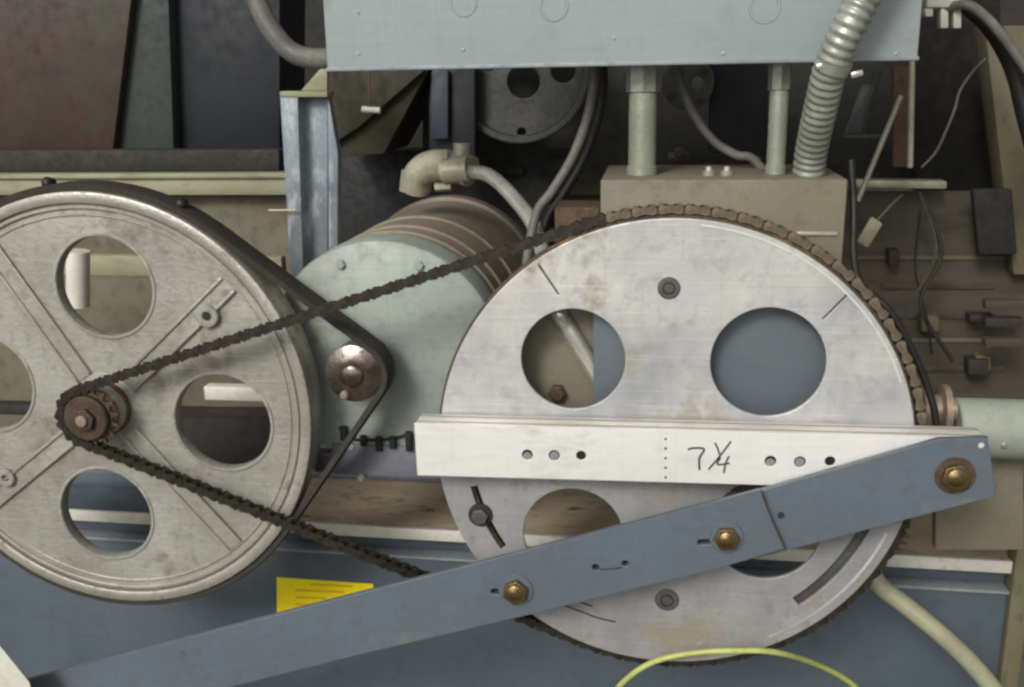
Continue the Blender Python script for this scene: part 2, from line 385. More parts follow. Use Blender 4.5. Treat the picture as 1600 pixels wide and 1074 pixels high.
# lower half: two holes, a short slot with a bolt, a long curved slot
def obround(a, b, r, n=10):
    a, b = Vector(a), Vector(b); d = (b - a).normalized(); th = math.atan2(d.y, d.x); pts = []
    for i in range(n + 1): t = th + math.pi / 2 + math.pi * i / n; pts.append((a.x + r * math.cos(t), a.y + r * math.sin(t)))
    for i in range(n + 1): t = th - math.pi / 2 + math.pi * i / n; pts.append((b.x + r * math.cos(t), b.y + r * math.sin(t)))
    return pts
def arcslot(r, a0, a1, wd, n=24):
    p = [(c2.x + (r + wd / 2) * math.cos(math.radians(a0 + (a1 - a0) * i / n)), c2.z + (r + wd / 2) * math.sin(math.radians(a0 + (a1 - a0) * i / n))) for i in range(n + 1)]
    p += [(c2.x + (r - wd / 2) * math.cos(math.radians(a1 - (a1 - a0) * i / n)), c2.z + (r - wd / 2) * math.sin(math.radians(a1 - (a1 - a0) * i / n))) for i in range(n + 1)]
    return p
sa, sb = Vector(pw(1243, 940)), Vector(pw(1352, 826)); ra, rb = (sa - Vector((c2.x, c2.z))), (sb - Vector((c2.x, c2.z)))
rs = (ra.length + rb.length) / 2
a0 = math.degrees(math.atan2(ra.y, ra.x)); a1 = math.degrees(math.atan2(rb.y, rb.x))
low_holes = [circ(H3, rh * .97, 56), circ(H4, rh * 1.02, 56), arcslot((Vector(pw(762, 815)) - Vector((c2.x, c2.z))).length, 193, 214, .0095), arcslot(rs, a0, a1, .0135)]
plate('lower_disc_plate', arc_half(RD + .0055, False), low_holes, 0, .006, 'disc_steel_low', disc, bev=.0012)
# raised band along the lower right rim
band = arcslot(RD - .0075, -62, -20, .0035); plate('rim_bead', band, [], -.0012, -.0002, 'disc_steel', disc, bev=.0004)
band = arcslot(RD - .0065, 20, 84, .0022); plate('rim_bead', band, [], -.0010, -.0002, 'white_edge', disc, bev=.0004)
# dark steel strip seen through the curved slot
plate('slot_backing', arcslot(rs, a0 - 3, a1 + 3, .022), [], .0075, .0095, 'flange_grey', disc)
# bent flange along the upper plate's lower edge
xl, xr_ = pw(700, 655)[0], pw(1432, 655)[0]
box('edge_fold', (xl, -.0065, zs + .0042), (xr_, -.0002, zs + .0075), 'white_edge', disc, bev=.001)
box('seam_strip', (xl + .004, -.003, zs + .0016), (xr_, -.0002, zs + .0036), 'rust_dark', disc, bev=.0006)
# bolts in the disc
for (a, b, m_) in ((1045, 450, 'gunmetal'), (1042, 937, 'gunmetal')):
    q = W(a, b, 0); r = R_at(a, b, 17.5, 0)
    bo = lathe('plug_bolt', (q.x, -.0002, q.z), disc_prof(r, -.003, 0, .0015), m_, disc, seg=24)
    lathe('recess', (q.x, 0, q.z), ring_prof(r * .42, r * .58, -.0038, -.0031, .0003), 'slot_dark', bo, seg=20)
q = W(751, 804, 0); r = R_at(751, 804, 18, 0)
bo = lathe('slot_bolt', (q.x, 0, q.z), disc_prof(r, -.004, -.0002, .001), 'slot_dark', disc, seg=28)
hexhead('bolt_head', q, r * .72, -.011, -.0041, 'gunmetal', bo)
# curved scratches at the lower left, tiny screws
for pts in (((882, 946), (905, 955), (935, 966), (962, 972)), ((902, 939), (915, 944), (926, 948))):
    tube('weld_mark', [W(a, b, -.0004) for a, b in pts], .0011, 'slot_dark', disc, seg=6)
# toothed sprocket behind the disc
PITCH = .0159
RP = RD + .0100
NT = round(2 * math.pi * RP / PITCH)
def gear(cx, cz, rp, nt, hole, y0, y1, name, m, parent, ph=0):
    pts = []
    for i in range(nt):
        for f, rr in ((-.36, -.0052), (-.2, -.0035), (-.09, .0045), (.09, .0045), (.2, -.0035), (.36, -.0052)):
            a = 2 * math.pi * (i + f + ph) / nt; pts.append((cx + (rp + rr) * math.cos(a), cz + (rp + rr) * math.sin(a)))
    return plate(name, pts, [circ((cx, cz), hole, 64)], y0, y1, m, parent, bev=.0005)
YC = .0125
lathe('chain_rim', (c2.x, 0, c2.z), ring_prof(RD - .035, RP - .0062, YC - .0045, YC + .008, .0008), 'sprocket_steel', disc, seg=128)
# hub and shaft of the disc behind the white bar
lathe('hub', (c2.x, .02, c2.z), disc_prof(.05, -.0138, .06), 'hub_steel', disc, seg=40)
for dx, dz in ((-.12, -.2), (.13, -.15), (-.2, .1), (.2, .12), (0, .25)):
    pass

# small sprocket on the pulley shaft
s1c = W(161, 638, .048); s1c.y = YC; RS = R_at(140, 655, 41, YC)
NS = round(2 * math.pi * RS / PITCH); RS = NS * PITCH / (2 * math.pi)
sp = thing('drive_sprocket', (s1c.x, YC, s1c.z), 'small dark rusty sprocket on the shaft end in front of the spoked belt pulley', 'sprocket')
gear(s1c.x, s1c.z, RS, NS, .008, YC - .003, YC + .003, 'toothed_rim', 'sprocket_steel', sp, .3)
lathe('hub_boss', (s1c.x, 0, s1c.z), ring_prof(.008, RS * .80, YC - .012, YC + .0035, .002), 'hub_steel', sp, seg=40)
nut = hexhead('shaft_nut', s1c, RS * .42, YC - .019, YC - .0125, 'hub_steel', sp)
lathe('shaft_end', (s1c.x, 0, s1c.z), disc_prof(RS * .2, YC - .023, YC - .0192, .001), 'hub_worn', nut, seg=24)

# roller chain path round both sprockets
cs, cl = Vector((s1c.x, s1c.z)), Vector((c2.x, c2.z)); dd = cl - cs; Ld = dd.length; th = math.atan2(dd.y, dd.x)
def chain_path(c_s, rs_, c_l, rl):
    dd = c_l - c_s; L = dd.length; th = math.atan2(dd.y, dd.x); al = math.acos((rs_ - rl) / L)
    # tangent points at angles th +- al
    seg = []
    at, ab = th + al, th - al
    T = lambda c, r, a: Vector((c.x + r * math.cos(a), c.y + r * math.sin(a)))
    S_ = math.sqrt(L * L - (rl - rs_) ** 2)
    def f(s):
        s = s % tot
        if s < S_:
            p = T(c_s, rs_, at).lerp(T(c_l, rl, at), s / S_); d = (T(c_l, rl, at) - T(c_s, rs_, at)); return p, math.atan2(d.y, d.x), 0
        s -= S_
        if s < La:
            a = at - s / rl; return T(c_l, rl, a), a - math.pi / 2, 1
        s -= La
        if s < S_:
            p = T(c_l, rl, ab).lerp(T(c_s, rs_, ab), s / S_); d = (T(c_s, rs_, ab) - T(c_l, rl, ab)); return p, math.atan2(d.y, d.x), 0
        s -= S_
        a = ab - s / rs_; return T(c_s, rs_, a), a - math.pi / 2, 2
    La = (at - ab) * rl; Lb = (2 * math.pi - (at - ab)) * rs_
    tot = 2 * S_ + La + Lb
    return f, tot
fch, CT = chain_path(cs, RS, cl, RP)
NL = 2 * round(CT / PITCH / 2); pit = CT / NL
print('chain links', NL, 'pitch', pit, 'teeth', NT, NS)
def link_mesh(outer, sc=1):
    bm = bmesh.new()
    def prism(pts, y0, y1):
        a = [bm.verts.new((x, y0, z)) for x, z in pts]; b = [bm.verts.new((x, y1, z)) for x, z in pts]
        bm.faces.new(a); bm.faces.new(b[::-1]); n = len(pts)
        for i in range(n): bm.faces.new((a[i], b[i], b[(i + 1) % n], a[(i + 1) % n]))
    h = pit / 2; R_ = (.0086 if outer else .0077) * sc
    shp = []
    for sx in (1, -1):
        for k in range(5):
            a = (-60 + 30 * k) * math.pi / 180
            shp.append((sx * h + sx * R_ * math.cos(a), sx * R_ * math.sin(a)))
        shp.append((0, sx * R_ * .50))
    yo = .0062 if outer else .0040
    for s in (1, -1): prism(shp, s * yo, s * (yo + .0019))
    ro = .0021 if outer else .0046
    for sx in (1, -1):
        pts = [(sx * h + ro * math.cos(math.pi / 4 * k), ro * math.sin(math.pi / 4 * k)) for k in range(8)]
        e = .0092 if outer else .0039
        prism(pts, -e, e)
    bmesh.ops.recalc_face_normals(bm, faces=bm.faces[:])
    me = ss(bm, 0)
    for p in me.polygons: p.use_smooth = True
    me.set_sharp_from_angle(angle=math.radians(40))
    return me
LM = {}
for k_, mm in (('d', 'chain_dark'), ('r', 'chain_rust')):
    for o_ in (0, 1):
        me = link_mesh(o_, 1 if k_ == 'd' else .84); me.materials.append(MATS[mm if (o_ or k_ == 'd') else 'chain_gap']); LM[k_, o_] = me
chain = thing('roller_chain', (s1c.x + .4, YC, s1c.z), 'dark oily roller chain running from the small sprocket round the rim of the large disc', 'chain')
for i in range(NL):
    a = fch(i * pit)[0]; b = fch((i + 1) * pit)[0]; md = (a + b) / 2; kind = fch((i + .5) * pit)[2]
    o = bpy.data.objects.new('chain_link', LM['r' if kind == 1 and md.y > zs - .02 else 'd', i % 2]); COL.objects.link(o); o.parent = chain  # lower rim links take the dark steel to stand for shadow
    o.location = Vector((md.x, YC + random.uniform(-.0003, .0003), md.y)) - ORG[chain.name]
    o.rotation_euler = (0, -math.atan2(b.y - a.y, b.x - a.x), 0)

# ------------------------------------------------------------------ belt pulley at the left
YP = .048
p1c = W(161, 638, YP); RPU = .3085
pul = thing('belt_pulley', (p1c.x, YP, p1c.z), 'wide cast metal belt pulley with four round holes and diagonal ribs', 'pulley')
cP = (p1c.x, p1c.z); P3 = lambda y: (p1c.x, y, p1c.z)
RW = .052
lathe('rim', P3(YP), [(RPU - .016, .004), (RPU - .0155, .001), (RPU - .0135, 0), (RPU - .004, 0), (RPU - .001, .001), (RPU, .003), (RPU + .0012, RW / 2), (RPU, RW - .002), (RPU - .001, RW), (RPU - .014, RW), (RPU - .016, .004)], 'pulley_edge', pul, seg=128)
orb = R_at(165, 628, 177, YP)
rb = math.radians(-4)
rhole = R_at(165, 628, 72, YP)
holes = []
for (a, b) in ((163, 448), (348, 660), (166, 803), (-20, 600)):
    q = W(a, b, YP + .008); holes.append(((q.x, q.z), rhole))
plate('web', circ(cP, RPU - .0155, 128), [circ(h[0], h[1], 56) for h in holes], YP + .008, YP + .026, 'pulley_cast', pul, bev=.002)
for r0, r1, y0 in ((RPU - .034, RPU - .030, .0060), (RPU - .024, RPU - .0185, .0035)):
    lathe('rim_step', P3(YP), ring_prof(r0, r1, y0, .0095, .0012), 'pulley_edge', pul, seg=128)
for h in holes:
    lathe('hole_lip', (h[0][0], YP, h[0][1]), ring_prof(h[1] + .0004, h[1] + .0055, .0062, .0095, .0012), 'pulley_cast', pul, seg=56)
# diagonal ribs
angs = [math.atan2(W(a, b, YP).z - p1c.z, W(a, b, YP).x - p1c.x) for a, b in ((40, 470), (330, 470), (360, 850), (-10, 780))]
def rib_poly(a, r0, r1, w0, w1, off=0):
    d = Vector((math.cos(a), math.sin(a))); n = Vector((-d.y, d.x)); c_ = Vector(cP) + n * off
    return [tuple(c_ + d * r0 - n * w0), tuple(c_ + d * r1 - n * w1), tuple(c_ + d * r1 + n * w1), tuple(c_ + d * r0 + n * w0)]
for a in angs:
    plate('rib', rib_poly(a, .05, RPU - .034, .0150, .0115), [], YP + .0058, YP + .0079, 'pulley_cast', pul, bev=.0016)
    for s in (1, -1):
        plate('rib_edge', rib_poly(a, .052, RPU - .035, .0022, .0018, s * .0120), [], YP + .0026, YP + .0057, 'pulley_edge', pul, bev=.0007)
q = W(323, 495, YP); lathe('boss', (q.x, YP, q.z), ring_prof(.0062, .016, -.001, .0034, .0015), 'pulley_cast', pul, seg=32)
lathe('boss_hole', (q.x, YP, q.z), disc_prof(.0060, .0012, .003, .0004), 'slot_dark', pul, seg=20)
q = W(8, 748, YP); lathe('boss', (q.x, YP, q.z), ring_prof(.0052, .014, -.001, .0034, .0015), 'pulley_cast', pul, seg=32)
lathe('hub', P3(YP), [(.012, .02), (.012, -.012), (.0135, -.014), (.033, -.014), (.036, -.011), (.040, .006), (.052, .0078), (.052, .014), (.04, .06), (.012, .06), (.012, .02)], 'pulley_cast', pul, seg=64)
lathe('worn_collar', P3(YP), ring_prof(.013, .030, -.026, -.0142, .0015), 'hub_worn', pul, seg=48)
lathe('rust_ring', P3(YP), ring_prof(.0362, .0405, -.004, .004, .001), 'copper_rust', pul, seg=48)
lathe('shaft', P3(0), disc_prof(.0122, .0175, .6), 'hub_steel', pul, seg=32)

# idler pulley and flat belt
YI = YP + .006
ic = W(551, 586, YI); RI = R_at(551, 586, 44, YI)
idl = thing('idler_pulley', (ic.x, YI, ic.z), 'small copper coloured idler pulley in front of the green motor, the belt bent round it', 'idler')
lathe('roller', (ic.x, YI, ic.z), [(.006, -.001), (.012, -.003), (RI * .52, -.0035), (RI * .80, .0005), (RI, .004), (RI, .045), (.006, .045)], 'copper', idl, seg=56, smooth=50)
lathe('end_cap', (ic.x, YI, ic.z), [(0, -.009), (RI * .28, -.0085), (RI * .40, -.006), (RI * .42, -.003)], 'copper', idl, seg=32, smooth=60)
bq = W(538, 618, YI - .004); lathe('grease_nipple', (bq.x, YI, bq.z), disc_prof(.006, -.008, .002, .002), 'hub_worn', idl, seg=16)
bt = .0095
fb, BT = chain_path(Vector(cP), RPU + .0013, Vector((ic.x, ic.z)), RI + .0006)
bm = bmesh.new(); n = 260; rings = []
for i in range(n):
    s = BT * i / n; p, a, k = fb(s); nn = Vector((-math.sin(a), math.cos(a)))
    jit = .0004 * math.sin(i * .7) + .0003 * math.sin(i * 1.9)
    rings.append([bm.verts.new((p.x + nn.x * t, YP + y + jit, p.y + nn.y * t)) for t, y in ((0, .006), (bt * .8, .005), (bt, .009), (bt, .043), (bt * .8, .047), (0, .046))])
for i in range(n):
    a, b = rings[i], rings[(i + 1) % n]
    for k in range(6): bm.faces.new((a[k], a[(k + 1) % 6], b[(k + 1) % 6], b[k]))
bmesh.ops.recalc_face_normals(bm, faces=bm.faces[:])
belt = finish('drive_belt', ss(bm, 0), 'belt_rubber', None)
tag(belt, 'worn black flat drive belt looped over the big cast pulley and the small idler', 'belt')
ORG[belt.name] = belt.location.copy()
for (a, b) in ((282, 322), (75, 288)):  # two shadows modelled as black lumps on the belt
    q = W(a, b, YP + .02); v = Vector((q.x - cP[0], q.z - cP[1])).normalized() * (RPU + bt + .0035)
    lathe('shadow_lump', (cP[0] + v.x, YP + .02, cP[1] + v.y), [(0, -.008), (.006, -.006), (.009, 0), (.006, .012), (0, .014)], 'black_rubber', belt, seg=12, smooth=60)

# ------------------------------------------------------------------ white aluminium angle across the disc
YB = -.045
ang = thing('measuring_bar', W(1000, 705, YB), 'bright aluminium angle bar with drilled holes and 7¼ handwritten in marker', 'bar')
bl = [(647, 662), (1540, 685), (1540, 768), (652, 743)]
oz = px(bl, YB)
def real_hole(a, b, r): q = W(a, b, YB); return circ((q.x, q.z), r, 20)
hr = R_at(908, 712, 7.5, YB)
PL = ((824, 711), (866, 712), (1204, 721), (1250, 722))
bh = [real_hole(908, 712, hr), real_hole(1297, 721, hr)] + [real_hole(a, b, hr * 1.12) for a, b in PL]
plate('face_leg', oz, bh, YB, YB + .003, 'aluminium', ang, bev=.0006)
top = [Vector((oz[0][0] + .001, YB + .0032, oz[0][1])), Vector((oz[1][0], YB + .0032, oz[1][1])), ]
zt = lambda p: p + Vector((0, 0, -.003))
hexa('top_leg', [zt(top[0]), zt(top[1]), top[1] + Vector((0, 0, -.0002)), top[0] + Vector((0, 0, -.0002))] +
     [zt(top[0]) + Vector((0, .036, 0)), zt(top[1]) + Vector((0, .036, 0)), top[1] + Vector((0, .036, -.0002)), top[0] + Vector((0, .036, -.0002))], 'aluminium', ang, .0005)
for yy in (.004, .024):
    hexa('scribed_seam', [top[k] + Vector((0, yy + e, h)) for e in (0, .003) for k, h in ((0, -.0004), (1, -.0004), (1, .0004), (0, .0004))], 'rust_deck', ang, .0001)
for (a, b) in ((824, 711), (866, 712), (1204, 721), (1250, 722)):
    q = W(a, b + (3.2 if a in (824, 1204) else 1.0), YB); r = hr * 1.12
    s_ = lathe('plug', (q.x, YB, q.z), disc_prof(r * .80, .0007, .0028, .0006), 'grey_lip', ang, seg=20)
    lathe('dimple', (q.x, YB, q.z), disc_prof(r * .16, .0003, .0007, .0002), 'rust_deck', s_, seg=8)
for b in (686, 701, 716, 731, 746):
    q = W(1040, b, YB); lathe('dot_mark', (q.x, YB, q.z), disc_prof(.0016 if b % 30 else .001, -.0005, -.0001, .0001), 'ink', ang, seg=8)
# marker pen writing: 7 and 1/4
def stroke(name, pts, Y, r, m, parent):
    P = [W(a, b, Y) for a, b in pts]
    return tube(name, P, r, m, parent, seg=6, n=6)
hw = thing  # (writing belongs to the bar)
stroke('handwritten_digit', ((1075, 703), (1082, 700.5), (1100, 702), (1093, 716), (1093, 734)), YB - .0002, .0013, 'ink', ang)
stroke('handwritten_digit', ((1117, 692), (1121, 700), (1124, 710)), YB - .0002, .0011, 'ink', ang)
stroke('handwritten_stroke', ((1142, 690), (1127, 710), (1107, 734)), YB - .0004, .0011, 'ink', ang)
stroke('handwritten_digit', ((1126, 715), (1121, 726), (1140, 724)), YB - .0002, .0011, 'ink', ang)
stroke('handwritten_digit', ((1139, 713), (1134, 724), (1131, 739)), YB - .0005, .0011, 'ink', ang)

# ------------------------------------------------------------------ blue grey arms
YA2 = -.060
arm2 = thing('end_arm', W(1370, 775, YA2), 'short blue grey flat arm over the right end of the white bar, one brass bolt', 'arm')
q1292 = W(1492, 742, YA2)
ed = plate('arm_plate', px([(1120, 788), (1190, 766), (1468, 686), (1544, 684), (1557, 776), (1430, 809), (1300, 843), (1120, 888)], YA2), [], YA2, YA2 + .008, 'arm_paint', arm2, bev=.0012)
YA1 = -.069
arm1 = thing('long_arm', W(800, 930, YA1), 'long blue grey flat arm rising from the lower left, two brass bolts in slots', 'arm')
sl1 = obround(pw(1094, 848, YA1), pw(1120, 846, YA1), .0034); sl2 = obround(pw(772, 925, YA1), pw(800, 925, YA1), .0040)
sl3 = circ(pw(931, 887, YA1), .0042, 20); sl4 = circ(pw(977, 881, YA1), .0040, 20)
plate('arm_plate', px([(-120, 1105), (435, 960), (1188, 766), (1200, 800), (1226, 858), (1123, 889), (812, 965), (565, 1023), (300, 1090), (-60, 1180)], YA1), [sl1, sl2, sl3, sl4], YA1, YA1 + .008, 'arm_paint', arm1, bev=.0012)
plate('slot_backing', px([(760, 900), (1140, 815), (1150, 870), (780, 950)], YA1 + .0083), [], YA1 + .0083, YA1 + .0088, 'slot_dark', arm1, bev=.0001)
tube('scribed_line', [W(a, b, YA1 - .0001) for a, b in ((938, 890), (958, 889), (972, 887))], .0009, 'slot_dark', arm1, seg=6)
tube('end_shade_line', [W(a, b, YA1 + .0015) for a, b in ((1189, 767), (1201, 800), (1227, 858))], .0011, 'rust_dark', arm1, seg=6, sm=False)  # shade at the arm's end drawn as a thin dark line
lathe('rivet', (W(1220, 805, YA2).x, YA2, W(1220, 805, YA2).z), disc_prof(.0042, -.002, -.0001, .001), 'slot_dark', arm2, seg=16)
q_ = W(1533, 696, YA2); lathe('paint_chip', (q_.x, YA2, q_.z), disc_prof(.0036, -.0004, -.0001, .0001), 'white_edge', arm2, seg=7)
def arm_bolt(a, b, Y, label, rr=1.0, ph=.2):
    q = W(a, b, Y); r = R_at(a, b, 19 * rr, Y)
    t = thing('brass_bolt', (q.x, Y, q.z), label, 'bolt', 'brass bolts in the blue grey arms')
    wa = lathe('washer', (q.x, Y, q.z), ring_prof(r * .3, r * 1.42, -.0022, -.0002, .0006), 'arm_paint' if rr < 1.1 else 'rust_dark', t, seg=32)
    hexhead('head', q, r * 1.08, Y - .010, Y - .0024, 'brass', t, ph)
    lathe('dome', (q.x, Y, q.z), [(0, -.0135), (r * .4, -.0128), (r * .68, -.0102)], 'brass', t, seg=24, smooth=60)
    return t
arm_bolt(1135, 839, YA1, 'brass hex bolt near the right end of the long arm, below the white bar', .95, .1)
arm_bolt(806, 922, YA1, 'brass hex bolt in the long arm at the lower left rim of the disc', .95, .4)
arm_bolt(1492, 743, YA2, 'large brass bolt with a rusty washer at the right end of the short arm', 1.12, .3)

# ------------------------------------------------------------------ gear cover behind the disc, blue plate
YG = .055
zt0 = W(1000, 281, YG).z
gx0, gx1 = W(938, 300, YG).x, W(1324, 300, YG).x
zb0 = W(900, 760, YG).z
cov = thing('gear_cover', ((gx0 + gx1) / 2, .15, zt0), 'brown grey steel gear cover standing behind the upper part of the disc', 'gear cover')
box('cover_box', (gx0, YG, zb0), (gx1, YG + .20, zt0), 'cover_paint', cov, bev=.003)
box('cover_box', (W(812, 600, YG).x, YG + .002, zb0), (gx0 - .001, YG + .16, W(812, 470, YG).z), 'cover_paint', cov, bev=.003)
box('side_lug', (W(865, 330, YG).x, YG + .01, W(865, 460, YG).z), (gx0 - .001, YG + .08, W(900, 325, YG).z), 'rust_dark', cov, bev=.004)
bx = W(927, 560, .03)
box('front_plate', (bx.x, .032, W(1200, 662, .03).z), (W(1335, 560, .03).x, .037, W(1200, 440, .03).z), 'blue_plate', cov, bev=.001)
box('pale_streak', (W(1243, 365, YG).x, YG - .003, W(1243, 368, YG).z), (W(1308, 365, YG).x, YG - .0002, W(1243, 362, YG).z), 'wire_light', cov, bev=.0008)  # thin pale streak across the cover front
for a in (1107, 1135):
    q = W(a, 287, YG + .05); lathe('stud', (q.x, YG + .05, zt0), [(0, .012), (.004, .011), (.005, .006), (.008, .0055), (.008, 0)], 'wire_light', cov, seg=12, axis='Z')
# bottom collar seen in the left hole of the disc
q = W(868, 622, .03); lathe('nut', (q.x, YG, q.z), disc_prof(.012, -.012, 0, .003), 'rust_dark', cov, seg=6)

# ------------------------------------------------------------------ grey control box on top
YX = .06
bx0, bx1 = W(507, 50, YX), W(1438, 50, YX); zb = W(1000, 102, YX).z
cb = thing('control_box', (0, .2, zb), 'pale blue grey sheet steel junction box spanning the top of the picture', 'control box')
box('housing', (bx0.x, YX, zb), (bx1.x, YX + .22, zb + .42), 'box_paint', cb, bev=.003)
box('lower_rim', (bx0.x - .0008, YX - .0025, zb - .0005), (bx1.x + .0008, YX + .003, zb + .004), 'grey_lip', cb, bev=.0008)
for (a, b, r) in ((724, 4, 23), (865, 10, 24), (1195, 12, 26)):
    q = W(a, b, YX); rr = R_at(a, b, r, YX)
    lathe('knockout', (q.x, YX, q.z), ring_prof(rr * .80, rr, -.0008, -.0001, .0007), 'box_paint', cb, seg=32)
for (a, b) in ((724, 78), (560, 84), (1130, 84), (1400, 84), (560, 20), (960, 60)):
    q = W(a, b, YX); lathe('rivet', (q.x, YX, q.z), [(0, -.0014), (.0018, -.0012), (.0026, -.0001)], 'box_paint', cb, seg=12, smooth=60)
# pipes between box and cover
def vpipe(name, a, rp, Y, label, group):
    q = W(a, 200, Y); r = R_at(a, 200, rp, Y)
    t = thing(name, (q.x, Y, zt0), label, 'pipe', group)
    lathe('pipe_body', (q.x, Y, zt0), [(0, 0), (r, 0), (r, zb - zt0), (0, zb - zt0)], 'pale_pipe', t, seg=32, axis='Z')
    h = zb - zt0
    lathe('lock_nut', (q.x, Y, zt0), [(r, h - .034), (r * 1.22, h - .032), (r * 1.22, h - .001), (r, h - .001)], 'conduit', t, seg=8, axis='Z', smooth=20)
    lathe('lock_nut', (q.x, Y, zt0), [(r, .012), (r * 1.1, .011), (r * 1.12, .0005), (r, .0005)], 'pale_pipe', t, seg=24, axis='Z', smooth=20)
vpipe('conduit_pipe', 1004, 22, YG + .06, 'thick pale upright pipe left of the middle between grey box and brown cover', 'upright pipes under the box')
vpipe('conduit_pipe', 1215, 15, YG + .06, 'thinner pale upright pipe close beside the ribbed hose', 'upright pipes under the box')

# ribbed flexible conduit
fx = thing('flexible_conduit', W(1265, 275, .09), 'thick ribbed metal hose rising from the brown cover in front of the grey box', 'hose')
pts = [(1262, 282, .10), (1268, 235, .085), (1283, 165, .05), (1300, 100, .02), (1325, 45, .005), (1358, -20, .005), (1395, -90, .005)]
ptube('ribbed_hose', pts, 25, 'conduit', fx, seg=20, rib=(.0098, 1.13))
for a, b, Y in ((1284, 103, .012), (1338, 116, .02)):
    q = W(a, b, Y); box('clamp_screw', (q.x - .007, Y - .006, q.z - .0035), (q.x + .007, Y + .006, q.z + .0035), 'conduit_shiny', fx, bev=.002, rotm=Matrix.Rotation(-.25, 3, 'Y'))
ptube('hose_clamp', [(1298, 112, .022), (1306, 92, .018)], 29, 'conduit', fx, sm=False, seg=20)

# ------------------------------------------------------------------ motor
YM = .13
mc = W(600, 560, YM); RMo = R_at(600, 560, 180, YM); ML = .50
mo = thing('electric_motor', (mc.x, YM, mc.z), 'large round motor with pale green end shield and brown banded body behind the belt', 'motor')
lathe('end_shield', (mc.x, YM, mc.z), [(0, 0), (RMo * .95, 0), (RMo * .985, .004), (RMo, .012), (RMo, .055), (RMo * .97, .0555), (0, .0555)], 'green_paint', mo, seg=96)
lathe('body', (mc.x, YM, mc.z), [(RMo * .8, .056), (RMo * .975, .056), (RMo * .975, ML), (RMo * .7, ML + .02), (0, ML + .02)], 'motor_body', mo, seg=96)
for k, y in enumerate((.085, .14, .24)):
    lathe('body_band', (mc.x, YM, mc.z), [(RMo * .97, y), (RMo * .994, y + .004), (RMo * .994, y + .016), (RMo * .97, y + .02)], 'motor_fin', mo, seg=96)
lathe('end_bell', (mc.x, YM, mc.z), [(RMo * .9, ML - .035), (RMo * 1.01, ML - .033), (RMo * 1.01, ML + .004), (RMo * .88, ML + .04), (0, ML + .04)], 'motor_body', mo, seg=64)
for a in range(8):
    an = math.radians(22 + 45 * a); hexhead('shield_bolt', Vector((mc.x + RMo * .86 * math.cos(an), 0, mc.z + RMo * .86 * math.sin(an))), .007, YM - .006, YM - .0002, 'green_paint', mo, an)
# bracket arm that carries the idler
box('idler_bracket', (ic.x - .02, YI + .046, ic.z - .03), (ic.x + .02, YM - .0005, ic.z + .02), 'green_paint', mo, bev=.004)
# motor foot
fz = E1.z + .0005
YF = solve_Y(600, 752, E1.z)
print('foot depth', YF)
f0, f1 = W(470, 690, YF), W(760, 690, YF)
box('foot', (f0.x, YF + .02, fz), (f1.x, YF + .16, mc.z - RMo * .55), 'foot_blue', mo, bev=.004)
box('foot_flange', (f0.x - .03, YF, fz), (f1.x + .06, YF + .18, fz + .012), 'foot_blue', mo, bev=.003)
k0, k1 = W(520, 742, YM - .004), W(690, 700, YM - .004)
box('terminal_block', (k0.x, YM - .004, k0.z), (k1.x, YM + .02, k1.z), 'foot_blue', mo, bev=.003)
k0, k1 = W(478, 738, YM - .002), W(519, 708, YM - .002)
box('terminal_block', (k0.x, YM - .002, k0.z), (k1.x, YM + .02, k1.z), 'gunmetal', mo, bev=.003)
# drain ribs hanging under the end shield
for i, (a, b0, b1) in enumerate(((590, 684, 706), (612, 684, 702), (637, 676, 706), (566, 682, 698), (535, 668, 690))):
    q0, q1 = W(a, b0, YM - .012), W(a, b1, YM - .012)
    box('foot_rib', (q0.x - .0045, YM - .012, q1.z), (q0.x + .0045, YM - .0045, q0.z), 'black_iron', mo, bev=.001)
tube('lifting_wire', [W(a, b, YM - .004) for a, b in ((530, 668), (545, 684), (575, 688), (610, 686), (643, 678))], .0024, 'black_iron', mo, seg=8)
q = W(571, 738, YM + .012); lathe('foot_bolt', (q.x, YM + .018, q.z), disc_prof(.007, -.032, 0, .003), 'wire_light', mo, seg=6)

# shiny conduit with fittings on the motor
cf = thing('motor_conduit', W(700, 270, .35), 'shiny bent metal conduit with cream fittings running from the motor top behind the disc', 'conduit')
ptube('bent_tube', [(728, 268, .34), (765, 275, .31), (805, 312, .26), (838, 362, .20), (866, 470, .06), (888, 512, .0495), (926, 575, .049), (962, 635, .049)], 13, 'conduit_shiny', cf, seg=16)
ptube('elbow', [(650, 296, .40), (655, 272, .39), (680, 258, .375), (715, 262, .355), (735, 268, .345)], 24, 'fitting', cf, seg=16)
ptube('fitting_collar', [(640, 300, .40), (644, 268, .40)], 17, 'fitting', cf, seg=8, sm=False)
ptube('cap', [(722, 262, .352), (722, 224, .352)], 14, 'fitting', cf, seg=8, sm=False)
ptube('fitting_collar', [(694, 268, .345), (734, 264, .335)], 21, 'fitting', cf, seg=8, sm=False)
ptube('screw', [(697, 248, .34), (697, 234, .34)], 5, 'wire_light', cf, seg=8, sm=False)
ptube('clamp_foot', [(680, 292, .38), (705, 290, .38)], 8, 'fitting', cf, seg=6, sm=False)

